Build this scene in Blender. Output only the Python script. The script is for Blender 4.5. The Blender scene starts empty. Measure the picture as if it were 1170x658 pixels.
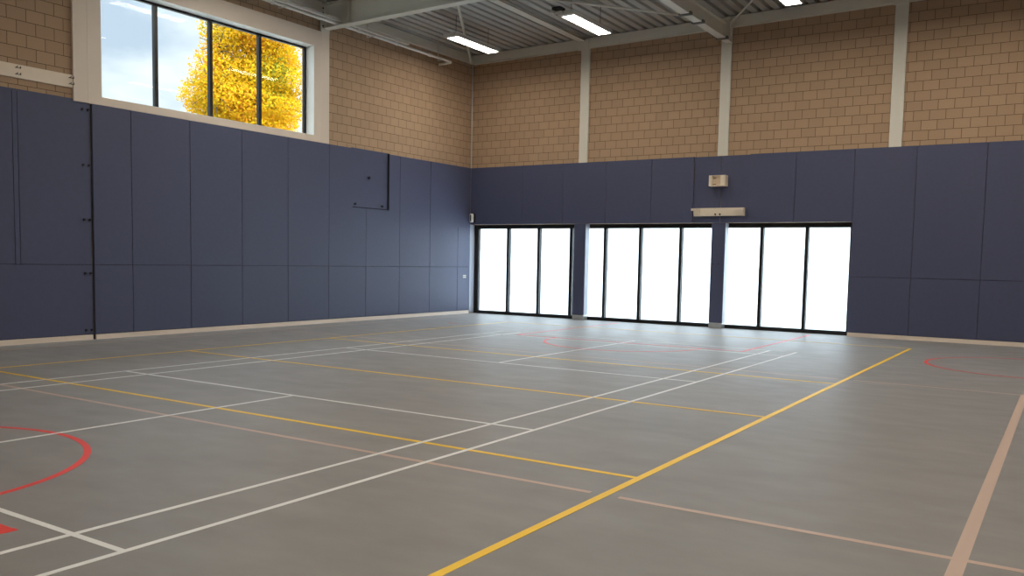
import bpy, bmesh, math, random
from mathutils import Vector, Matrix
random.seed(7)
S = bpy.context.scene
COL = S.collection
S.view_settings.view_transform = 'Standard'
try: S.view_settings.look = 'None'
except Exception: pass
S.view_settings.gamma = 1.0
S.view_settings.exposure = 0.07
S.view_settings.use_curve_mapping = False

# ------------------------------------------------------------------ materials
def newmat(name):
    m = bpy.data.materials.new(name); m.use_nodes = True
    nt = m.node_tree; nt.nodes.clear()
    out = nt.nodes.new('ShaderNodeOutputMaterial')
    return m, nt, out
def principled(name, col, rough=.6, metal=0., spec=.5, noise=0., nscale=8., bump=0., bscale=200., sheen=0.):
    m, nt, out = newmat(name)
    b = nt.nodes.new('ShaderNodeBsdfPrincipled')
    b.inputs['Base Color'].default_value = (*col, 1); b.inputs['Roughness'].default_value = rough
    b.inputs['Metallic'].default_value = metal; b.inputs['Specular IOR Level'].default_value = spec
    b.inputs['Sheen Weight'].default_value = sheen; b.inputs['Sheen Roughness'].default_value = .45
    nt.links.new(b.outputs[0], out.inputs[0])
    tc = nt.nodes.new('ShaderNodeNewGeometry')
    if noise:
        n = nt.nodes.new('ShaderNodeTexNoise'); n.inputs['Scale'].default_value = nscale; n.inputs['Detail'].default_value = 4
        nt.links.new(tc.outputs['Position'], n.inputs['Vector'])
        mr = nt.nodes.new('ShaderNodeMapRange'); mr.inputs[3].default_value = 1 - noise; mr.inputs[4].default_value = 1 + noise
        nt.links.new(n.outputs['Fac'], mr.inputs[0])
        mx = nt.nodes.new('ShaderNodeVectorMath'); mx.operation = 'SCALE'; mx.inputs[0].default_value = col
        nt.links.new(mr.outputs[0], mx.inputs['Scale']); nt.links.new(mx.outputs[0], b.inputs['Base Color'])
    if bump:
        n2 = nt.nodes.new('ShaderNodeTexNoise'); n2.inputs['Scale'].default_value = bscale
        nt.links.new(tc.outputs['Position'], n2.inputs['Vector'])
        bp = nt.nodes.new('ShaderNodeBump'); bp.inputs['Strength'].default_value = bump; bp.inputs['Distance'].default_value = .004
        nt.links.new(n2.outputs['Fac'], bp.inputs['Height']); nt.links.new(bp.outputs[0], b.inputs['Normal'])
    return m
def brick_mat(name, axis):
    m, nt, out = newmat(name)
    g = nt.nodes.new('ShaderNodeNewGeometry'); sp = nt.nodes.new('ShaderNodeSeparateXYZ'); nt.links.new(g.outputs['Position'], sp.inputs[0])
    cb = nt.nodes.new('ShaderNodeCombineXYZ')
    ax = nt.nodes.new('ShaderNodeMath'); ax.operation = 'ADD'; ax.inputs[1].default_value = 60 + (.0 if axis == 'Y' else -.03 + .15)
    az = nt.nodes.new('ShaderNodeMath'); az.operation = 'ADD'; az.inputs[1].default_value = 2 - .105
    nt.links.new(sp.outputs[axis], ax.inputs[0]); nt.links.new(sp.outputs['Z'], az.inputs[0])
    nt.links.new(ax.outputs[0], cb.inputs[0]); nt.links.new(az.outputs[0], cb.inputs[1])
    br = nt.nodes.new('ShaderNodeTexBrick'); nt.links.new(cb.outputs[0], br.inputs['Vector'])
    br.inputs['Color1'].default_value = (.47, .332, .222, 1); br.inputs['Color2'].default_value = (.43, .303, .204, 1)
    br.inputs['Mortar'].default_value = (.17, .11, .068, 1)
    br.inputs['Scale'].default_value = 1; br.inputs['Mortar Size'].default_value = .006; br.inputs['Mortar Smooth'].default_value = .2
    br.inputs['Bias'].default_value = -.1; br.inputs['Brick Width'].default_value = .3; br.inputs['Row Height'].default_value = .2
    br.offset = .5; br.offset_frequency = 2
    n = nt.nodes.new('ShaderNodeTexNoise'); n.inputs['Scale'].default_value = 40; n.inputs['Detail'].default_value = 6
    nt.links.new(g.outputs['Position'], n.inputs['Vector'])
    mr = nt.nodes.new('ShaderNodeMapRange'); mr.inputs[3].default_value = .90; mr.inputs[4].default_value = 1.10
    nt.links.new(n.outputs['Fac'], mr.inputs[0])
    mx = nt.nodes.new('ShaderNodeVectorMath'); mx.operation = 'SCALE'
    nt.links.new(br.outputs['Color'], mx.inputs[0]); nt.links.new(mr.outputs[0], mx.inputs['Scale'])
    b = nt.nodes.new('ShaderNodeBsdfPrincipled'); b.inputs['Roughness'].default_value = .9; b.inputs['Specular IOR Level'].default_value = .2
    nt.links.new(mx.outputs[0], b.inputs['Base Color'])
    bp = nt.nodes.new('ShaderNodeBump'); bp.invert = True; bp.inputs['Strength'].default_value = .6; bp.inputs['Distance'].default_value = .006
    nt.links.new(br.outputs['Fac'], bp.inputs['Height']); nt.links.new(bp.outputs[0], b.inputs['Normal'])
    nt.links.new(b.outputs[0], out.inputs[0])
    return m
def floor_mat():
    m, nt, out = newmat('sports_floor')
    g = nt.nodes.new('ShaderNodeNewGeometry')
    mp = nt.nodes.new('ShaderNodeMapping'); mp.inputs['Scale'].default_value = (.55, 1.0, 1); nt.links.new(g.outputs['Position'], mp.inputs[0])
    n = nt.nodes.new('ShaderNodeTexNoise'); n.inputs['Scale'].default_value = 1.6; n.inputs['Detail'].default_value = 8; n.inputs['Roughness'].default_value = .65
    nt.links.new(mp.outputs[0], n.inputs['Vector'])
    r = nt.nodes.new('ShaderNodeValToRGB'); nt.links.new(n.outputs['Fac'], r.inputs[0])
    r.color_ramp.elements[0].position = .3; r.color_ramp.elements[0].color = (.212, .206, .202, 1)
    r.color_ramp.elements[1].position = .72; r.color_ramp.elements[1].color = (.257, .250, .244, 1)
    n2 = nt.nodes.new('ShaderNodeTexNoise'); n2.inputs['Scale'].default_value = 3.5; n2.inputs['Detail'].default_value = 7
    nt.links.new(mp.outputs[0], n2.inputs['Vector'])
    mr = nt.nodes.new('ShaderNodeMapRange'); mr.inputs[1].default_value = .3; mr.inputs[2].default_value = .7; mr.inputs[3].default_value = .40; mr.inputs[4].default_value = .55
    nt.links.new(n2.outputs['Fac'], mr.inputs[0])
    b = nt.nodes.new('ShaderNodeBsdfPrincipled'); nt.links.new(r.outputs[0], b.inputs['Base Color']); nt.links.new(mr.outputs[0], b.inputs['Roughness'])
    b.inputs['Specular IOR Level'].default_value = .45
    b.inputs['Sheen Weight'].default_value = .30; b.inputs['Sheen Roughness'].default_value = .35; b.inputs['Sheen Tint'].default_value = (.95, .98, 1, 1)
    nt.links.new(b.outputs[0], out.inputs[0])
    return m
def emit_mat(name, col, st):
    m, nt, out = newmat(name)
    e = nt.nodes.new('ShaderNodeEmission'); e.inputs[0].default_value = (*col, 1); e.inputs[1].default_value = st
    nt.links.new(e.outputs[0], out.inputs[0]); return m
def clear_glass():
    m, nt, out = newmat('clear_glass')
    t = nt.nodes.new('ShaderNodeBsdfTransparent'); t.inputs[0].default_value = (.97, .985, .98, 1)
    gl = nt.nodes.new('ShaderNodeBsdfGlossy'); gl.inputs['Roughness'].default_value = 0.0
    fr = nt.nodes.new('ShaderNodeFresnel'); fr.inputs[0].default_value = 1.16
    mx = nt.nodes.new('ShaderNodeMixShader'); nt.links.new(fr.outputs[0], mx.inputs[0]); nt.links.new(t.outputs[0], mx.inputs[1]); nt.links.new(gl.outputs[0], mx.inputs[2])
    nt.links.new(mx.outputs[0], out.inputs[0]); return m
def frosted():
    m, nt, out = newmat('frosted_glass')
    t = nt.nodes.new('ShaderNodeBsdfTranslucent'); t.inputs[0].default_value = (.84, .91, .96, 1)
    gl = nt.nodes.new('ShaderNodeBsdfDiffuse'); gl.inputs[0].default_value = (.8, .82, .84, 1)
    mx = nt.nodes.new('ShaderNodeMixShader'); mx.inputs[0].default_value = .12
    nt.links.new(t.outputs[0], mx.inputs[1]); nt.links.new(gl.outputs[0], mx.inputs[2])
    nt.links.new(mx.outputs[0], out.inputs[0]); return m
def leaf_mat():
    m, nt, out = newmat('autumn_leaves')
    g = nt.nodes.new('ShaderNodeNewGeometry')
    n = nt.nodes.new('ShaderNodeTexNoise'); n.inputs['Scale'].default_value = .55; nt.links.new(g.outputs['Position'], n.inputs['Vector'])
    ad = nt.nodes.new('ShaderNodeMath'); ad.operation = 'MULTIPLY_ADD'; ad.inputs[1].default_value = .55
    nt.links.new(g.outputs['Random Per Island'], ad.inputs[0])
    sb = nt.nodes.new('ShaderNodeMath'); sb.operation = 'SUBTRACT'; sb.inputs[1].default_value = .27; nt.links.new(n.outputs['Fac'], sb.inputs[0]); nt.links.new(sb.outputs[0], ad.inputs[2])
    r = nt.nodes.new('ShaderNodeValToRGB'); nt.links.new(ad.outputs[0], r.inputs[0])
    e = r.color_ramp.elements
    e[0].position = .14; e[0].color = (.16, .21, .03, 1); e[1].position = .95; e[1].color = (.62, .24, .04, 1)
    a = e.new(.3); a.color = (.56, .41, .025, 1); a = e.new(.6); a.color = (.68, .41, .013, 1)
    d = nt.nodes.new('ShaderNodeBsdfDiffuse'); t = nt.nodes.new('ShaderNodeBsdfTranslucent')
    nt.links.new(r.outputs[0], d.inputs[0]); nt.links.new(r.outputs[0], t.inputs[0])
    mx = nt.nodes.new('ShaderNodeMixShader'); mx.inputs[0].default_value = .4
    nt.links.new(d.outputs[0], mx.inputs[1]); nt.links.new(t.outputs[0], mx.inputs[2]); nt.links.new(mx.outputs[0], out.inputs[0]); return m

M = dict(
    brickY=brick_mat('concrete_block_side', 'Y'), brickX=brick_mat('concrete_block_back', 'X'), floor=floor_mat(),
    pad=principled('navy_pad', (.070, .082, .160), .5, 0, .45, .10, 14, .25, 320, sheen=.22),
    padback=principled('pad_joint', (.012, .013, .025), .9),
    steel=principled('cream_steel', (.74, .73, .66), .45, 0, .5, .04, 3),
    deck=principled('roof_deck_sheet', (.50, .505, .48), .5, .0, .5, .05, 2),
    roof=principled('roof_slab', (.15, .15, .15), .9),
    surround=principled('white_window_surround', (.78, .69, .60), .38, 0, .5, .03, 2),
    skirt=principled('beige_skirting', (.84, .74, .65), .5, 0, .5, .05, 3),
    frame=principled('black_aluminium', (.012, .012, .013), .4, .2),
    glass=clear_glass(), frost=frosted(),
    galv=principled('galvanised_metal', (.62, .62, .60), .3, .8),
    pipe=principled('pale_painted_pipe', (.80, .80, .78), .35), reveal=principled('white_reveal', (.88, .90, .88), .4),
    lining=principled('pale_window_lit_side', (.36, .39, .46), .35), clamp=principled('clamp_steel', (.13, .13, .125), .5, .2),  # lining: window light on the navy side faces, put into a pale colour
    darkmetal=principled('dark_metal', (.03, .03, .035), .35, .7),
    white=principled('white_plastic', (.75, .75, .73), .4), housing=principled('lamp_housing', (.66, .65, .62), .4),
    lamp=emit_mat('lamp_diffuser', (1.0, .89, .74), 34.0),
    wood=principled('pale_wood', (.72, .58, .42), .55, 0, .4, .12, 9), birch=principled('cream_painted_wood', (.85, .75, .62), .5, 0, .5, .05, 6),
    l_white=principled('white_paint', (.84, .86, .86), .45), l_yellow=principled('yellow_paint', (.98, .64, .02), .45),
    l_tan=principled('salmon_paint', (.58, .44, .37), .45), l_red=principled('red_paint', (.85, .06, .05), .45),
    leaf=leaf_mat(), bark=principled('bark', (.10, .085, .07), .9, 0, .3, .3, 12),
    ground=principled('outside_ground', (.2, .2, .18), .95, 0, .2, .2, .6), black=principled('black_plastic', (.01, .01, .01), .5),
)

# ------------------------------------------------------------------ mesh helpers
def box(bm, x0, x1, y0, y1, z0, z1, bev=0):
    vs = [bm.verts.new((x, y, z)) for x in (x0, x1) for y in (y0, y1) for z in (z0, z1)]
    F = [(0, 1, 3, 2), (4, 6, 7, 5), (0, 4, 5, 1), (2, 3, 7, 6), (0, 2, 6, 4), (1, 5, 7, 3)]
    fs = [bm.faces.new([vs[i] for i in f]) for f in F]
    if bev:
        es = list({e for f in fs for e in f.edges})
        bmesh.ops.bevel(bm, geom=es, offset=bev, segments=1, affect='EDGES')
def hexa(bm, p):  # eight points: bottom ring then top ring
    vs = [bm.verts.new(q) for q in p]
    for f in ((3, 2, 1, 0), (4, 5, 6, 7), (0, 1, 5, 4), (1, 2, 6, 5), (2, 3, 7, 6), (3, 0, 4, 7)): bm.faces.new([vs[i] for i in f])
def tube(bm, pts, r, n=10, cap=True):
    pts = [Vector(p) for p in pts]; rings = []
    for i, p in enumerate(pts):
        d = (pts[min(i + 1, len(pts) - 1)] - pts[max(i - 1, 0)]).normalized()
        a = d.cross(Vector((0, 0, 1)))
        if a.length < .05: a = d.cross(Vector((1, 0, 0)))
        a.normalize(); b = d.cross(a)
        rr = r[i] if isinstance(r, (list, tuple)) else r
        rings.append([bm.verts.new(p + (a * math.cos(t) + b * math.sin(t)) * rr) for t in [2 * math.pi * k / n for k in range(n)]])
    for A, B in zip(rings, rings[1:]):
        for k in range(n): bm.faces.new((A[k], A[(k + 1) % n], B[(k + 1) % n], B[k]))
    if cap: bm.faces.new(rings[0]); bm.faces.new(list(reversed(rings[-1])))
def obj(name, bm, mat, parent=None, loc=(0, 0, 0), smooth=False):
    """verts are in world space; shifted so the origin sits at loc (or the parent's origin)"""
    o0 = Vector(loc) if parent is None else parent['_o']
    o0 = Vector(o0)
    bmesh.ops.recalc_face_normals(bm, faces=bm.faces)
    bmesh.ops.translate(bm, verts=bm.verts, vec=-o0)
    me = bpy.data.meshes.new(name); bm.to_mesh(me); bm.free()
    for m in (mat if isinstance(mat, (list, tuple)) else [mat]): me.materials.append(m)
    if smooth:
        for p in me.polygons: p.use_smooth = True
    o = bpy.data.objects.new(name, me); COL.objects.link(o)
    if parent is None: o.location = o0
    else:
        p = parent
        o.parent = p
    o['_o'] = tuple(o0)
    return o
def thing(name, label, cat, loc, group=None):
    o = bpy.data.objects.new(name, None); COL.objects.link(o); o.location = loc; o.empty_display_size = .1
    o['_o'] = tuple(loc); o['label'] = label; o['category'] = cat
    if group: o['group'] = group
    return o
def tag(o, label, cat, group=None):
    o['label'] = label; o['category'] = cat
    if group: o['group'] = group
    return o
def struct(o, label=None):
    o['kind'] = 'structure'
    if label: o['label'] = label
    return o
def B(*boxes, bev=0):
    bm = bmesh.new()
    for b in boxes: box(bm, *b, bev=bev)
    return bm
def dup(root, dloc, label=None, group=None):
    r = root.copy(); COL.objects.link(r); r.location = Vector(root.location) + Vector(dloc)
    if label: r['label'] = label
    if group: r['group'] = group
    for ch in list(root.children):
        c = ch.copy(); COL.objects.link(c); c.parent = r
        for g in ch.children:
            d = g.copy(); COL.objects.link(d); d.parent = c
    return r

# ------------------------------------------------------------------ shell
XR, YF = 28.48, -22.4          # the hall runs on to the right of the camera
HT = 4.0; SEAM = 1.283
BX = -.05                      # block face of the left wall, mats face at 0
BY = .05                       # block face of the back wall
def rz(x): return .012 * x     # slight fall of the roof
fl = struct(obj('floor', B((-.35, XR + .3, YF - .3, .4, -.3, 0)), M['floor']), 'grey sports hall floor with painted court lines')
# left wall with its high window opening
bm = B((-.38, BX, YF, -10.78, 0, 7.5), (-.38, BX, -5.86, .4, 0, 7.5), (-.38, BX, -10.78, -5.86, 0, 4.13), (-.38, BX, -10.78, -5.86, 6.05, 7.5))
struct(obj('wall_left', bm, M['brickY']), 'left wall of light brown concrete blocks')
bm = B((0, 10.04, BY, .42, 2.455, 7.6), (10.04, XR, BY, .42, 0, 7.9))
struct(obj('wall_back', bm, M['brickX']), 'end wall of light brown concrete blocks')
bm = B((XR, XR + .3, YF, .4, 0, 8))
w = struct(obj('wall_right', bm, M['brickY']))
obj('pad_panel', B((XR - .05, XR, YF, 0, .09, 4)), M['pad'], w)
bm = B((-.38, XR + .3, YF - .3, YF, 0, 8))
w = struct(obj('wall_front', bm, M['brickX']))
obj('pad_panel', B((0, XR, YF, YF + .05, .09, 4)), M['pad'], w)

# corrugated roof deck
bm = bmesh.new()
prof = []; x = -.05; ztop = 7.135; zb = 7.025
while x < XR + .1:
    for dx, z in ((0, zb), (.150, zb), (.168, ztop), (.232, ztop)): prof.append((x + dx, z + rz(x + dx)))
    x += .25
n = len(prof)
ring = []
for y in (YF - .05, .06):
    ring.append([bm.verts.new((px, y, pz)) for px, pz in prof] )
for i in range(n - 1): bm.faces.new((ring[0][i], ring[0][i + 1], ring[1][i + 1], ring[1][i]))
c = obj('ceiling', bm, M['deck'])
struct(c, 'ribbed grey steel roof deck')
sm = c.modifiers.new('sheet', 'SOLIDIFY'); sm.thickness = .004; sm.offset = 1
bm = bmesh.new(); x0, x1 = -.4, XR + .3
hexa(bm, [(x0, YF - .3, 7.2 + rz(x0)), (x1, YF - .3, 7.2 + rz(x1)), (x1, .42, 7.2 + rz(x1)), (x0, .42, 7.2 + rz(x0)),
          (x0, YF - .3, 7.6 + rz(x0)), (x1, YF - .3, 7.6 + rz(x1)), (x1, .42, 7.6 + rz(x1)), (x0, .42, 7.6 + rz(x0))])
struct(obj('roof', bm, M['roof']))

# ------------------------------------------------------------------ floor markings (children of the floor)
LZ = [0]
def line(kind, x0, x1, y0, y1, z=None):
    LZ[0] += 1; h = z or (.0010 + {'tan': 0, 'red': .0004, 'yellow': .0008, 'white': .0012}[kind] + .00001 * LZ[0])
    o = obj({'tan': 'salmon', 'red': 'red', 'yellow': 'yellow', 'white': 'white'}[kind] + '_court_line', B((x0, x1, y0, y1, .0002, h)), M['l_' + kind], fl)
def hl(kind, y, x0, x1, w=.05): line(kind, x0, x1, y - w / 2, y + w / 2)
def vl(kind, x, y0, y1, w=.05): line(kind, x - w / 2, x + w / 2, y0, y1)
def arc(kind, cx, cy, r, a0, a1, w=.05, n=64):
    bm = bmesh.new(); LZ[0] += 1; z = .0014 + .00001 * LZ[0]; R = []
    for i in range(n + 1):
        a = math.radians(a0 + (a1 - a0) * i / n)
        R.append([bm.verts.new((cx + math.cos(a) * rr, cy + math.sin(a) * rr, zz)) for rr, zz in ((r - w / 2, .0002), (r + w / 2, .0002), (r + w / 2, z), (r - w / 2, z))])
    full = abs(a1 - a0) >= 360
    for A, C in zip(R, R[1:]):
        for k in range(4): bm.faces.new((A[k], A[(k + 1) % 4], C[(k + 1) % 4], C[k]))
    if not full: bm.faces.new(R[0]); bm.faces.new(list(reversed(R[-1])))
    obj(kind + '_court_circle', bm, M['l_' + kind], fl)
# badminton
bx, by = 4.028, -4.333
for xx in (0, .46, 5.64, 6.10): vl('white', bx + xx, by - 13.4, by + .02, .04)
for yy in (0, .76, 4.72, 8.68, 12.64): hl('white', by - yy, bx, bx + 6.1, .04)
vl('white', bx + 3.05, by - 4.72, by, .04); vl('white', bx + 3.05, by - 13.4, by - 8.68, .04)
# volleyball
vx, vy = 2.605, -2.019
vl('yellow', vx, vy - 18, vy); vl('yellow', vx + 9, vy - 18, vy, .056)
for yy in (0, 6, 9, 12, 18): hl('yellow', vy - yy, vx, vx + 9)
# salmon basketball outline
t3, t1, t2, t4 = 13.66, -14.549, -7.49, .60
vl('tan', t4, YF + .6, -.25); vl('tan', t3, YF + .6, t2, .076)
hl('tan', t2, t4, vx + 9 - .10); hl('tan', t2, vx + 9 + .10, t3)
hl('tan', t1, t4, vx + 9 - .10); hl('tan', t1, vx + 9 + .10, 24.0)
# red keys and circles
arc('red', 7.12, -17.09, 1.48, 0, 180); hl('red', -17.14, 4.87, 9.37, .07)
vl('red', 4.87, -22, -17.1); vl('red', 9.34, -22, -17.1)
arc('red', 7.12, -4.92, 1.48, 180, 360); hl('red', -4.85, 4.72, 9.37)
vl('red', 4.72, -4.85, -.3); vl('red', 9.34, -4.85, -.3)
arc('red', 13.62, -4.12, 1.47, 0, 360)
hl('red', -3.3, 1.8, 2.05)

# ------------------------------------------------------------------ padding on the walls
G = .004
LP = thing('padded_wall_cladding', 'navy padded panels lining the long left wall below the high window', 'wall padding', (0, -11, 0))
def pad(parent, boxes, name='pad_panel', bev=.004):
    return obj(name, B(*boxes, bev=bev), M['pad'], parent)
obj('backing_board', B((BX + .001, -.041, -10.96, 0, .0, HT - .01)), M['padback'], LP)
XB = -.04
edges = [-10.96, -10.24] + [-10.24 + 1.21 * k for k in range(1, 8)] + [-.56, 0]
def lpanel(y0, y1, z0, z1): return (XB, 0, y0 + G, y1 - G, z0 + G, z1 - G)
HY0, HY1, HZ = -4.655, -3.37, 2.65
for a, b in zip(edges, edges[1:]):
    pad(LP, [lpanel(a, b, .09, SEAM)])
ue = [-10.96, -10.24, -9.03, -7.82, -6.61, -5.40]
for a, b in zip(ue, ue[1:]): pad(LP, [lpanel(a, b, SEAM, HT)])
def plain(y0, y1, z0, z1): return (XB, 0, y0, y1, z0, z1)
pad(LP, [plain(-5.40 + G, HY0 - .004, SEAM + G, HT - G), plain(HY0 - .004, -4.19 - G, SEAM + G, HZ - .004)], bev=0)
pad(LP, [plain(-4.19 + G, HY1 + .002, SEAM + G, HZ - .004), plain(HY1 + .002, -2.98 - G, SEAM + G, HT - G)], bev=0)
pad(LP, [lpanel(-2.98, -1.77, SEAM, HT)])
pad(LP, [plain(-1.77 + G, -.56 - G, SEAM + G, 2.35), plain(-1.77 + G, 0, 2.35, HT - G)], bev=0)
pad(LP, [lpanel(-.56, 0, SEAM, 2.35)])
jl = obj('window_lit_side', B((XB, 0, .002, .225, 0.02, 2.45)), M['lining'], LP); jl['label'] = 'pale jamb of the glazing recess, window light in its colour'  # added pale strip, colour carries the window light on the jamb
# recessed hatch in the padding
hp = obj('hatch_panel', B((BX + .0012, -.0385, HY0 + .004, HY1 - .003, HZ, HT + .02), bev=.002), M['pad'], LP)
obj('hatch_shade_strip', B((-.0384, -.032, HY0 + .004, HY0 + .024, HZ, HT + .01), (-.0384, -.032, HY0 + .024, HY1 - .004, HZ, HZ + .02), (-.0384, -.004, HY1 - .035, HY1 - .004, HZ + .02, HT + .01)), M['padback'], LP)  # added dark strips painting the shade in the gap around the hatch
hp['label'] = 'small recessed square hatch panel'
for yy, zz in ((-4.09, 3.37), (-4.56, 2.73), (-3.62, 2.73)):
    bm = bmesh.new(); tube(bm, [(-.038, yy, zz), (-.01, yy, zz)], .012); tube(bm, [(-.012, yy, zz), (0.012, yy, zz)], .028); obj('knob', bm, M['darkmetal'], hp)

DR = thing('padded_sliding_door', 'recessed navy padded section at far left with paired dark knobs along its edge', 'padded door', (0, -12.2, 0))
DX = -.048
obj('backing_board', B((BX + .0005, DX + .0005, YF + .06, -10.965, .0, HT)), M['padback'], DR)
LP2 = [YF + .06, -21.0, -19.8, -18.6, -17.4, -16.2, -15.0, -13.8, -12.26, -12.18, -10.975]
def dpanel(y0, y1, z0, z1): return (DX + .001, DX + .0165, y0 + G, y1 - G, z0 + G, z1 - G)
for a, b in zip(LP2, LP2[1:]):
    if b - a < .1: obj('centre_strip', B(dpanel(a, b, SEAM, HT + .04), bev=.002), M['pad'], DR)
    elif a == -13.8:
        pad(DR, [dpanel(a, b, SEAM, HT + .04)], bev=.003); pad(DR, [dpanel(-13.8, -10.975, .09, SEAM)], bev=.003)
    else:
        pad(DR, [dpanel(a, b, SEAM, HT + .04)], bev=.003)
        if a < -13.8: pad(DR, [dpanel(a, b, .09, SEAM)], bev=.003)
for zz in (3.885, 2.96, 2.045, 1.14, .17):
    for yy in (-11.13, -11.03):
        bm = bmesh.new(); tube(bm, [(-.033, yy, zz), (0, yy, zz)], .009); tube(bm, [(-.004, yy, zz), (.006, yy, zz), (.018, yy, zz)], [.012, .022, .017], 12)
        tube(bm, [(0.0, yy, zz), (.006, yy - .02, zz - .035)], .006)
        obj('knob', bm, M['darkmetal'], DR)

BP = thing('padded_wall_cladding', 'navy padded panels lining the end wall above and beside the glass doors', 'wall padding', (7, 0, 0))
YB = .04
def bpan(x0, x1, z0, z1, y=0): return (x0 + G, x1 - G, y, y + YB, z0 + G, z1 - G)
obj('backing_board', B((0, 6.45, .041, .049, 2.46, HT - .01), (7.77, 10.04, .041, .049, 2.46, HT - .01), (10.05, XR, .041, .049, 0, HT - .01)), M['padback'], BP)
ub = [0, 1.70, 2.93, 4.16, 5.38, 6.455]
for a, b in zip(ub, ub[1:]): pad(BP, [bpan(a, b, 2.452, HT)])
for a, b in zip([7.775, 8.81], [8.81, 10.04]): pad(BP, [bpan(a, b, 2.452, HT)])
rb = [10.04, 11.25, 12.52] + [12.52 + 1.22 * k for k in range(1, 14)]
for a, b in zip(rb, rb[1:]):
    pad(BP, [bpan(a, min(b, XR), SEAM, HT)]); pad(BP, [bpan(a, min(b, XR), .09, SEAM)])
rp = obj('recess_panel', B((6.462, 7.11, .034, .049, 2.458, HT - .01), (7.118, 7.77, .034, .049, 2.458, HT - .01), bev=.002), M['pad'], BP)
rp['label'] = 'recessed panel behind the small wooden box'

# skirting
struct(obj('baseboard_left', B((BX, -.006, YF, -11.0, 0, .085), (BX, -.006, -10.94, 0, 0, .085)), M['skirt']), 'pale beige skirting along the left wall')
struct(obj('baseboard_back', B((10.05, XR, .006, .05, 0, .085)), M['skirt']), 'pale beige skirting along the end wall')

# ------------------------------------------------------------------ glazed doors in the end wall
GY = .24
mulls = [1.11, 2.085, 3.075, 4.055, 5.025, 6.085, 7.06, 8.048, 9.055]
def glazed(n, xs, x0, x1, label, fl_=.07, fr_=.07):
    o = struct(obj('window_%d' % n, B((x0, x1, GY, GY + .12, .0, .085), (x0, x1, GY, GY + .12, 2.35, 2.455), (x0, x0 + fl_, GY, GY + .12, .085, 2.35), (x1 - fr_, x1, GY, GY + .12, .085, 2.35)), M['frame']), label)
    pts = [x0 + fl_ - .033] + xs + [x1 - fr_ + .033]
    for m in xs: obj('mullion', B((m - .036, m + .036, GY - .02, GY + .12, .085, 2.35)), M['frame'], o)
    for a, b in zip(pts, pts[1:]): obj('pane', B((a + .033, b - .033, GY + .09, GY + .104, .085, 2.35)), M['frost'], o)
glazed(2, [1.11, 2.085], .055, 3.065, 'black framed frosted glazing nearest the corner', .07, .045)
glazed(3, [4.055, 5.025, 6.085], 3.065, 7.06, 'black framed frosted glazing between the two padded pillars', .04, .045)
glazed(4, [8.048, 9.055], 7.06, 10.04, 'black framed frosted glazing right of the second pillar', .045, .07)
bm = B((-.045, .055, GY, .4, 0, 2.455))
struct(obj('trim_1', bm, M['frame']))
for x0, x1, lab in ((3.28, 3.607, 'navy padded pillar between glazed doors, nearer the room corner'), (6.935, 7.262, 'navy padded pillar between glazed doors, below the cream wall bar')):
    t = thing('padded_pillar', lab, 'pillar', ((x0 + x1) / 2, .1, 0))
    obj('pad_panel', B((x0, x1, 0, .225, .13, 2.45), bev=.01), M['pad'], t)
    sl_ = obj('window_lit_side', B((x1 + .0005, x1 + .006, .012, .222, .13, 2.45)), M['lining'], t); sl_['label'] = 'pillar side with window light painted pale grey'  # added pale face, glow of the adjacent panes painted in
    obj('metal_foot', B((x0 + .004, x1 - .004, .004, .22, 0, .13)), M['galv'], t)
    if x0 > 5:
        for dx in (-.06, .06):
            bm = bmesh.new(); tube(bm, [(7.07 + dx, .003, 1.5), (7.07 + dx, -.015, 1.5)], .014); obj('bolt', bm, M['darkmetal'], t)

# ------------------------------------------------------------------ high window in the left wall
W = struct(obj('window_1', B((-.30, -.24, -10.78, -5.86, 4.13, 4.18), (-.30, -.24, -10.78, -5.86, 6.0, 6.05), (-.30, -.24, -10.78, -10.73, 4.18, 6.0), (-.30, -.24, -5.92, -5.86, 4.18, 6.0)), M['frame']), 'wide high window with four clear panes')
ms = [-9.555, -8.355, -7.145]
for m in ms:
    obj('mullion', B((-.31, -.235, m - .035, m + .035, 4.18, 6.0)), M['frame'], W)
pp = [-10.755] + ms + [-5.89]
for a, b in zip(pp, pp[1:]): obj('pane', B((-.278, -.27, a + .025, b - .025, 4.18, 6.0)), M['glass'], W)
SY0, SY1 = -11.02, -5.655
bm = B((BX, 0, SY0, -10.78, 4.0, 6.39), (BX, 0, -5.86, SY1, 4.0, 6.39), (BX, 0, -10.78, -5.86, 4.0, 4.13), (BX, 0, -10.78, -5.86, 6.05, 6.39))
struct(obj('trim_2', bm, M['surround']), 'wide cream surround of the high window')
obj('reveal', B((-.238, -.001, -10.78, -10.772, 4.138, 6.042), (-.238, -.001, -5.868, -5.86, 4.138, 6.042), (-.238, -.001, -10.78, -5.86, 4.13, 4.138), (-.238, -.001, -10.78, -5.86, 6.042, 6.05)), M['reveal'], bpy.data.objects['trim_2'])

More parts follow.
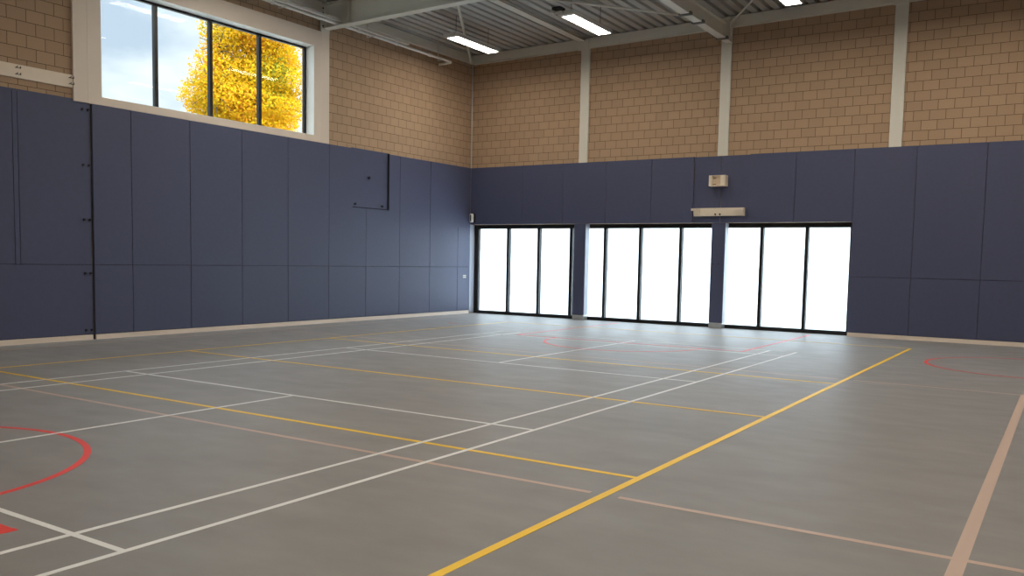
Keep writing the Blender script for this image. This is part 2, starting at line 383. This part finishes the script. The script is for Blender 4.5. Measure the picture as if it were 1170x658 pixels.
# ------------------------------------------------------------------ steelwork
def hbeam_x(name, label, x0, x1, yc, zb0, h, w, group=None, tf=.018, tw=.012):
    t = tag(obj(name, _hx(x0, x1, yc, zb0, h, w, tf, tw), M['steel'], loc=(x0, yc, zb0 + rz(x0))), label, 'roof beam', group); return t
def _hx(x0, x1, yc, zb0, h, w, tf, tw):
    bm = bmesh.new()
    def seg(y0, y1, z0, z1, a=x0, b=x1):
        hexa(bm, [(a, y0, z0 + rz(a)), (b, y0, z0 + rz(b)), (b, y1, z0 + rz(b)), (a, y1, z0 + rz(a)), (a, y0, z1 + rz(a)), (b, y0, z1 + rz(b)), (b, y1, z1 + rz(b)), (a, y1, z1 + rz(a))])
    seg(yc - w / 2, yc + w / 2, zb0, zb0 + tf); seg(yc - w / 2, yc + w / 2, zb0 + h - tf, zb0 + h); seg(yc - tw / 2, yc + tw / 2, zb0 + tf, zb0 + h - tf)
    return bm
def hbeam_y(name, label, y0, y1, xc, z0, h, w, group=None, tf=.016, tw=.01):
    bm = B((xc - w / 2, xc + w / 2, y0, y1, z0, z0 + tf), (xc - w / 2, xc + w / 2, y0, y1, z0 + h - tf, z0 + h), (xc - tw / 2, xc + tw / 2, y0, y1, z0 + tf, z0 + h - tf))
    return tag(obj(name, bm, M['steel'], loc=(xc, y0, z0)), label, 'roof beam', group)
labs = {-5.53: 'deep cream steel roof beam landing beside the high window'}
for k, yc in enumerate((-5.53, -11.14, -16.75)):
    b = thing('steel_roof_beam', labs.get(yc, 'deep cream steel roof beam out of view behind the camera'), 'roof beam', (0.02, yc, 6.46), None if k == 0 else 'unseen main beams')
    obj('girder', _hx(.02, XR, yc, 6.46, .53, .20, .02, .012), M['steel'], b)
    if k == 0:
        obj('end_plate', B((-.028, -.001, yc - .13, yc + .13, 6.40, 6.99)), M['steel'], b)
        for yy in (-.08, .08):
            for zz in (6.52, 6.66, 6.80, 6.90):
                bm = bmesh.new(); tube(bm, [(-.002, yc + yy, zz), (.014, yc + yy, zz)], .018, 6); obj('bolt', bm, M['darkmetal'], b)
    # stiffener rib near the support
    obj('stiffener', B((.75, .765, yc - .095, yc + .095, 6.50, 6.97)), M['steel'], b)
# ring beams on top of the walls
bm = bmesh.new()
a, b_ = 0.06, XR
hexa(bm, [(a, -.10, 6.775 + rz(a)), (b_, -.10, 6.775 + rz(b_)), (b_, BY, 6.775 + rz(b_)), (a, BY, 6.775 + rz(a)), (a, -.10, 7.0 + rz(a)), (b_, -.10, 7.0 + rz(b_)), (b_, BY, 7.0 + rz(b_)), (a, BY, 7.0 + rz(a))])
tag(obj('steel_edge_beam', bm, M['steel'], loc=(0.06, -.1, 6.78)), 'cream steel edge beam along the top of the end wall', 'roof beam')
tag(obj('steel_edge_beam', B((BX + .001, .05, YF + .05, -11.30, 6.80, 7.0), (BX + .001, .05, -10.96, -5.68, 6.80, 7.0), (BX + .001, .05, -5.38, -.005, 6.80, 7.0)), M['steel'], loc=(0, -11, 6.8)), 'cream steel edge beam along the top of the left wall', 'roof beam')
# beams running towards the end wall
B7 = thing('steel_roof_beam', 'steel roof beam with pale underside ending at the middle wall column', 'roof beam', (7.22, -.1, 6.5))
bm = B((7.13, 7.315, -5.42, -.55, 6.50, 6.515), (7.13, 7.315, -5.42, -.55, 6.815, 6.83), (7.215, 7.23, -5.42, -.15, 6.51, 6.82)); obj('girder', bm, M['steel'], B7)
for yy in (-2.72, -2.02, -.55):
    obj('clamp', B((7.09, 7.35, yy - .05, yy + .05, 6.480, 6.499), (7.09, 7.129, yy - .05, yy + .05, 6.499, 6.54), (7.316, 7.35, yy - .05, yy + .05, 6.499, 6.54)), M['clamp'], B7)
obj('end_bracket', B((7.15, 7.30, -.55, -.101, 6.499, 6.60), (7.23, 7.245, -.55, -.101, 6.60, 6.95)), M['steel'], B7)
hbeam_y('steel_roof_beam', 'shallow steel roof beam meeting the end wall nearest the room corner', -5.43, -.10, 3.44, 6.975, .07, .20)
hbeam_y('steel_roof_beam', 'shallow steel roof beam meeting the end wall at the rightmost wall column', -5.43, -.10, 10.86, 7.04, .07, .20)
# columns on the end wall
for x0, x1, z1, lab in ((3.36, 3.605, 6.81, 'cream steel column on the end wall nearest the room corner'), (7.01, 7.25, 6.85, 'cream steel column on the end wall above the small wooden box'), (10.69, 10.94, 6.90, 'cream steel column on the end wall farthest from the room corner')):
    t = thing('steel_column', lab, 'column', ((x0 + x1) / 2, .03, 4.0))
    obj('shaft', B((x0, x1, .0, .049, 3.99, z1), bev=.003), M['steel'], t)
    obj('head_plate', B((x0 - .02, x1 + .02, -.13, -.101, z1 - .05, z1 + .22)), M['steel'], t)
for yc, lab in ((-5.53, 'cream steel column right of the high window'), (-11.15, 'cream steel column left of the high window')):
    t = thing('steel_column', lab, 'column', (0, yc, 4.0))
    y0, y1 = (yc - .122, yc + .12) if yc > -8 else (-11.27, -11.022)
    obj('shaft', B((BX, .001, y0, y1, 4.0, 6.40), bev=.002), M['surround'], t)
    obj('cap_plate', B((BX, .001, y0, y1, 6.40, 6.9) if yc < -8 else (BX, -.029, y0, y1, 6.401, 6.99)), M['steel'], t)
# pipe standing in the corner
bm = bmesh.new(); tube(bm, [(.022, -.02, 4.0), (.022, -.02, 6.78)], .016)
tag(obj('corner_pipe', bm, M['galv'], loc=(.022, -.02, 4)), 'thin vertical pipe in the corner between the two block walls', 'pipe')
# wind bracing
def rod(p, q, r, label):
    t = thing('bracing_rod', label, 'bracing', p)
    bm = bmesh.new(); tube(bm, [p, q], r, 8); obj('rod', bm, M['steel'], t)
    d = (Vector(q) - Vector(p)).normalized()
    for e, s in ((Vector(p), 1), (Vector(q), -1)):
        bm = bmesh.new(); tube(bm, [e + d * s * .01, e + d * s * .14], r * 1.7, 6); obj('end_fitting', bm, M['steel'], t)
rod((.08, -.18, 6.80), (3.35, -5.26, 6.80), .035, 'stout round brace running from the room corner behind the first lamp')
rod((3.55, -5.30, 6.86), (7.12, -.95, 6.84), .026, 'thin rod crossing the roof left of the beam with pale underside')
rod((7.30, -.16, 6.95), (10.7, -5.30, 6.98), .022, 'round brace leaving the middle wall column to the right')

# ------------------------------------------------------------------ lamps
LB = 6.55
def lamp(xc, y0, label, group=None):
    t = thing('ceiling_light', label, 'ceiling light', (xc, y0 + .9, LB), group)
    y1 = y0 + 1.80
    bm = B((xc - .18, xc + .18, y0, y1, LB + .012, LB + .075), (xc - .18, xc - .148, y0, y1, LB - .004, LB + .012), (xc + .148, xc + .18, y0, y1, LB - .004, LB + .012),
           (xc - .148, xc + .148, y0, y0 + .13, LB - .004, LB + .012), (xc - .148, xc + .148, y1 - .03, y1, LB - .004, LB + .012))
    obj('housing', bm, M['housing'], t)
    obj('diffuser', B((xc - .147, xc + .147, y0 + .131, y1 - .031, LB - .002, LB + .011)), M['lamp'], t)
    for yy in (y0 + .25, y1 - .25):
        bm = bmesh.new(); tube(bm, [(xc, yy, LB + .075), (xc, yy, 7.03 + rz(xc))], .006, 6); obj('hanger', bm, M['darkmetal'], t)
    return t
L1_ = lamp(1.86, -3.50, 'long lit white ceiling light nearest the room corner')
L2_ = lamp(5.02, -3.74, 'long lit white ceiling light between the corner lamp and the pale-bottomed beam')
obj('sensor', B((4.78, 4.84, -3.95, -3.84, LB + .0, LB + .06), (4.80, 5.0, -3.84, -3.75, LB + .02, LB + .05)), M['galv'], L2_)
L3_ = lamp(9.22, -3.95, 'long lit white ceiling light cut off by the top of the picture')
dup(L3_, (3.16, .2, 0), 'long white ceiling light out of view to the right', 'unseen ceiling lights')
for X in (1.98, 5.02, 9.22, 12.38, 16.1, 19.26, 23.46, 26.62):
    for i in range(4):
        if i == 0 and X < 13: continue
        if i > 1 and X < 3: continue
        yy = -3.6 - 5.61 * i + (.15 if i == 1 else 0)
        dup(L1_, (X - 1.86, yy + 3.50, 0), 'long white ceiling light out of view above or behind the camera', 'unseen ceiling lights')
tag(obj('ceiling_box', B((4.09, 4.30, -2.72, -2.50, 6.99, 7.072)), M['black'], loc=(4.1, -2.6, 7.0)), 'small black box on the roof deck above the middle lamp', 'junction box')

# ------------------------------------------------------------------ pipe run below the left eave
PT = thing('cable_conduit', 'long pale conduit running under the roof along the left wall, hooked at its end', 'conduit', (.42, -11, 6.5))
px, pz = .42, 6.515
bm = bmesh.new()
arcp = [(px, YF + .2, pz), (px, -1.56, pz)] + [(px - .08 + .08 * math.cos(t), -1.56 + .08 * math.sin(t), pz) for t in (.4, .8, 1.2, 1.57)] + [(.05, -1.48, pz - .01), (0.0, -1.48, pz - .01)]
tube(bm, arcp, .03, 12); obj('pipe', bm, M['pipe'], PT, smooth=True)
obj('cable_tray', B((px + .02, px + .11, YF + .2, -3.3, pz + .035, pz + .041), (px + .02, px + .024, YF + .2, -3.3, pz + .041, pz + .085), (px + .106, px + .11, YF + .2, -3.3, pz + .041, pz + .085)), M['steel'], PT)
for k in range(9):
    yy = -1.95 - 2.6 * k
    if yy < YF + .3: break
    obj('hanger', B((px - .10, px - .085, yy - .012, yy + .012, pz - .05, 7.035), (px - .10, px + .12, yy - .012, yy + .012, pz - .05, pz - .035)), M['galv'], PT)
for k in range(16):
    yy = -2.4 - 1.25 * k
    if yy < YF + .3: break
    bm = bmesh.new(); tube(bm, [(px, yy - .035, pz), (px, yy + .035, pz)], .041, 10); obj('coupling', bm, M['white'], PT)
bm = bmesh.new()
pts = []
for i in range(60):
    yy = -8.6 + i * .055
    pts.append((px + .06 + .03 * math.sin(i * 1.1), yy, pz + .10 + .035 * math.sin(i * .9) + .02 * math.sin(i * 2.3)))
tube(bm, pts, .010, 6); obj('loose_cable', bm, M['white'], PT)

# ------------------------------------------------------------------ small things on the walls
R = thing('wall_rail', 'cream horizontal board with double hooks left of the high window', 'hook rail', (0, -12.5, 4.3))
obj('board', B((BX, -.012, -16.5, -11.275, 4.205, 4.415), bev=.003), M['birch'], R)
for yy in (-12.20, -11.34, -13.6):
    for zz in (4.36, 4.26):
        bm = bmesh.new()
        tube(bm, [(-.012, yy, zz), (.03, yy, zz), (.045, yy, zz - .015), (.048, yy, zz + .02)], .006, 6); obj('hook', bm, M['darkmetal'], R); bm = bmesh.new()
        tube(bm, [(-.012, yy + .05, zz), (.03, yy + .05, zz), (.045, yy + .05, zz - .015), (.048, yy + .05, zz + .02)], .006, 6)
        obj('hook', bm, M['darkmetal'], R)
t = thing('wall_box', 'small cream box on the navy panel above the cream bar', 'wall box', (7.08, 0, 3.4))
obj('casing', B((6.885, 7.27, -.16, .0335, 3.288, 3.30), (6.885, 7.27, -.16, .0335, 3.522, 3.535), (6.885, 6.96, -.16, .0335, 3.30, 3.522), (7.16, 7.27, -.16, .0335, 3.30, 3.522), (6.96, 7.16, -.10, .0335, 3.30, 3.522)), M['birch'], t)
obj('front_plate', B((6.962, 7.158, -.105, -.1005, 3.302, 3.520)), M['wood'], t)
obj('slot', B((6.965, 7.04, -.109, -.1055, 3.46, 3.475), (6.965, 7.04, -.109, -.1055, 3.325, 3.34)), M['darkmetal'], t)
obj('side_strip', B((7.271, 7.276, -.12, -.03, 3.30, 3.51)), M['wood'], t)
t = thing('wall_bar', 'cream horizontal bar with end brackets directly above the second pillar', 'wall bar', (7.1, 0, 2.6))
obj('beam', B((6.50, 7.70, -.05, .0335, 2.61, 2.795), bev=.004), M['birch'], t)
for x0, x1 in ((6.46, 6.68), (7.50, 7.71)):
    obj('end_bracket', B((x0, x1, -.12, -.0505, 2.735, 2.79), (x0 + .05, x1 - .03, -.09, -.0505, 2.66, 2.735)), M['birch'], t)
for xx in (7.03, 7.14):
    bm = bmesh.new(); tube(bm, [(xx, -.0505, 2.65), (xx, -.08, 2.65)], .018, 8); tube(bm, [(xx, -.075, 2.65), (xx + .015, -.082, 2.62)], .010, 6); obj('bolt', bm, M['darkmetal'], t)
t = thing('wall_speaker', 'small pale speaker in the corner just above the glazing', 'speaker', (.1, 0, 2.62))
bm = bmesh.new(); tube(bm, [(.10, -.004, 2.51), (.10, -.004, 2.53), (.10, -.004, 2.73), (.10, -.004, 2.75)], [.035, .058, .058, .035], 20)
bmesh.ops.translate(bm, verts=bm.verts, vec=(0, -.075, 0)); obj('casing', bm, M['white'], t, smooth=True)
obj('grille', B((.095, .125, -.150, -.126, 2.545, 2.715), bev=.004), M['darkmetal'], t)
obj('wall_bracket', B((.02, .18, -.015, 0, 2.51, 2.75)), M['darkmetal'], t)
t = thing('wall_socket', 'white double socket low on the left wall by the corner', 'socket', (0, -.24, 1.02))
obj('plate', B((0, .012, -.31, -.25, .985, 1.065), (0, .012, -.235, -.175, .985, 1.065), bev=.002), M['white'], t)
obj('insert', B((.012, .014, -.295, -.265, 1.01, 1.04), (.012, .014, -.22, -.19, 1.01, 1.04)), M['darkmetal'], t)

# ------------------------------------------------------------------ outside: ground and the autumn tree
g_ = struct(obj('ground', B((-90, 120, -90, 90, -.45, -.31)), M['ground']), 'open ground outside')
def foliage(name, lobes, count, size, mat, parent):
    bm = bmesh.new(); tot = sum(l[3] * l[4] * l[5] for l in lobes)
    for cx, cy, cz, rx, ry, rzz in lobes:
        for _ in range(int(count * rx * ry * rzz / tot)):
            v = Vector((random.gauss(0, 1), random.gauss(0, 1), random.gauss(0, 1))).normalized() * (random.random() ** .42)
            wob = 1 + .12 * math.sin(v.x * 7 + cy) + .12 * math.sin(v.z * 9 + cz)
            p = Vector((cx + v.x * rx * wob, cy + v.y * ry * wob, cz + v.z * rzz * wob))
            a = Vector((random.gauss(0, 1), random.gauss(0, 1), random.gauss(0, 1))).normalized()
            b = a.cross(Vector((random.gauss(0, 1), random.gauss(0, 1), random.gauss(0, 1)))).normalized()
            s = size * random.uniform(.6, 1.3)
            q = [bm.verts.new(p + a * s), bm.verts.new(p + b * s * .55), bm.verts.new(p - a * s), bm.verts.new(p - b * s * .55)]
            bm.faces.new(q)
    o = obj(name, bm, mat, parent); return o
def limbs(base, lobes, r0):
    bm = bmesh.new(); base = Vector(base); top = base + Vector((0, 0, 5.2))
    tube(bm, [base, base + Vector((.05, 0, 2.5)), top], [r0, r0 * .8, r0 * .6], 10)
    for l in lobes:
        c = Vector(l[:3]); tube(bm, [top - Vector((0, 0, .6)), (top + c) / 2 + Vector((0, 0, .3)), c], [r0 * .45, r0 * .3, r0 * .14], 8)
        for _ in range(14):
            v = Vector((random.gauss(0, 1), random.gauss(0, 1), random.gauss(.3, 1))).normalized()
            e = c + Vector((v.x * l[3], v.y * l[4], v.z * l[5])) * .97
            tube(bm, [c, (c + e) / 2 + Vector((0, 0, .12)), e], [r0 * .14, r0 * .08, .012], 5)
    return bm
TX = -14
lob = [(TX, 4.5, 8.6, 2.2, 1.8, 2.2), (TX, 4.2, 10.8, 1.9, 1.75, 1.7), (TX + .3, 3.6, 7.2, 2.0, 2.1, 1.7), (TX + .4, 2.15, 7.5, 1.2, 1.15, 1.55), (TX, 2.7, 9.3, .9, .75, 1.0), (TX, 5.4, 7.4, 1.5, 1.0, 1.8), (TX, 5.4, 9.6, 1.3, .95, 1.4)]
T = thing('autumn_tree', 'large yellow autumn tree seen through the high window', 'tree', (TX, 4.4, -.31))
foliage('foliage', lob, 62000, .062, M['leaf'], T)['kind'] = 'stuff'
obj('trunk', limbs((TX, 4.4, -.31), lob, .26), M['bark'], T)

# ------------------------------------------------------------------ daylight
w = bpy.data.worlds.new('sky'); S.world = w; w.use_nodes = True; nt = w.node_tree; nt.nodes.clear()
out = nt.nodes.new('ShaderNodeOutputWorld'); bg = nt.nodes.new('ShaderNodeBackground')
tc = nt.nodes.new('ShaderNodeTexCoord'); mp = nt.nodes.new('ShaderNodeMapping'); mp.inputs['Scale'].default_value = (1, 1, 2.2); nt.links.new(tc.outputs['Generated'], mp.inputs[0])
n = nt.nodes.new('ShaderNodeTexNoise'); n.inputs['Scale'].default_value = 5.5; n.inputs['Detail'].default_value = 5; n.inputs['Roughness'].default_value = .5
nt.links.new(mp.outputs[0], n.inputs['Vector'])
r = nt.nodes.new('ShaderNodeValToRGB'); nt.links.new(n.outputs['Fac'], r.inputs[0])
r.color_ramp.elements[0].position = .40; r.color_ramp.elements[0].color = (.50, .62, .75, 1)
r.color_ramp.elements[1].position = .60; r.color_ramp.elements[1].color = (.84, .93, .98, 1)
nt.links.new(r.outputs[0], bg.inputs[0])
sx = nt.nodes.new('ShaderNodeSeparateXYZ'); nt.links.new(tc.outputs['Generated'], sx.inputs[0])
ml = nt.nodes.new('ShaderNodeMapRange'); ml.inputs[1].default_value = .25; ml.inputs[2].default_value = .95; ml.inputs[3].default_value = 1.18; ml.inputs[4].default_value = 13.0
nt.links.new(sx.outputs['Z'], ml.inputs[0]); nt.links.new(ml.outputs[0], bg.inputs[1]); nt.links.new(bg.outputs[0], out.inputs[0])
sl = bpy.data.lights.new('sun', 'SUN'); sl.energy = 9.5; sl.angle = .02; sl.color = (1, .97, .92)
so = bpy.data.objects.new('sun', sl); COL.objects.link(so)
d = Vector((-.38, -.80, -.47)).normalized(); so.rotation_euler = d.to_track_quat('-Z', 'Y').to_euler(); so.location = (10, 20, 20)

# ------------------------------------------------------------------ camera
yaw, pit, rol, f, cx, cy = 0.5741, -0.0762, 0.0193, 985.935, 585.745, 372.104
fw = Vector((-math.sin(yaw) * math.cos(pit), math.cos(yaw) * math.cos(pit), math.sin(pit)))
r0 = Vector((math.cos(yaw), math.sin(yaw), 0)); u0 = r0.cross(fw)
rt = r0 * math.cos(rol) + u0 * math.sin(rol); up = -r0 * math.sin(rol) + u0 * math.cos(rol)
cam = bpy.data.cameras.new('camera'); co = bpy.data.objects.new('camera', cam); COL.objects.link(co)
mw = Matrix((rt, up, -fw)).transposed().to_4x4(); mw.translation = (14.0694, -19.4921, 1.506); co.matrix_world = mw
cam.sensor_width = 36; cam.lens = f / 1170 * 36; cam.shift_x = (585 - cx) / 1170; cam.shift_y = (cy - 329) / 1170
cam.clip_start = .05; cam.clip_end = 400
S.camera = co
for o in bpy.data.objects:
    if '_o' in o: del o['_o']
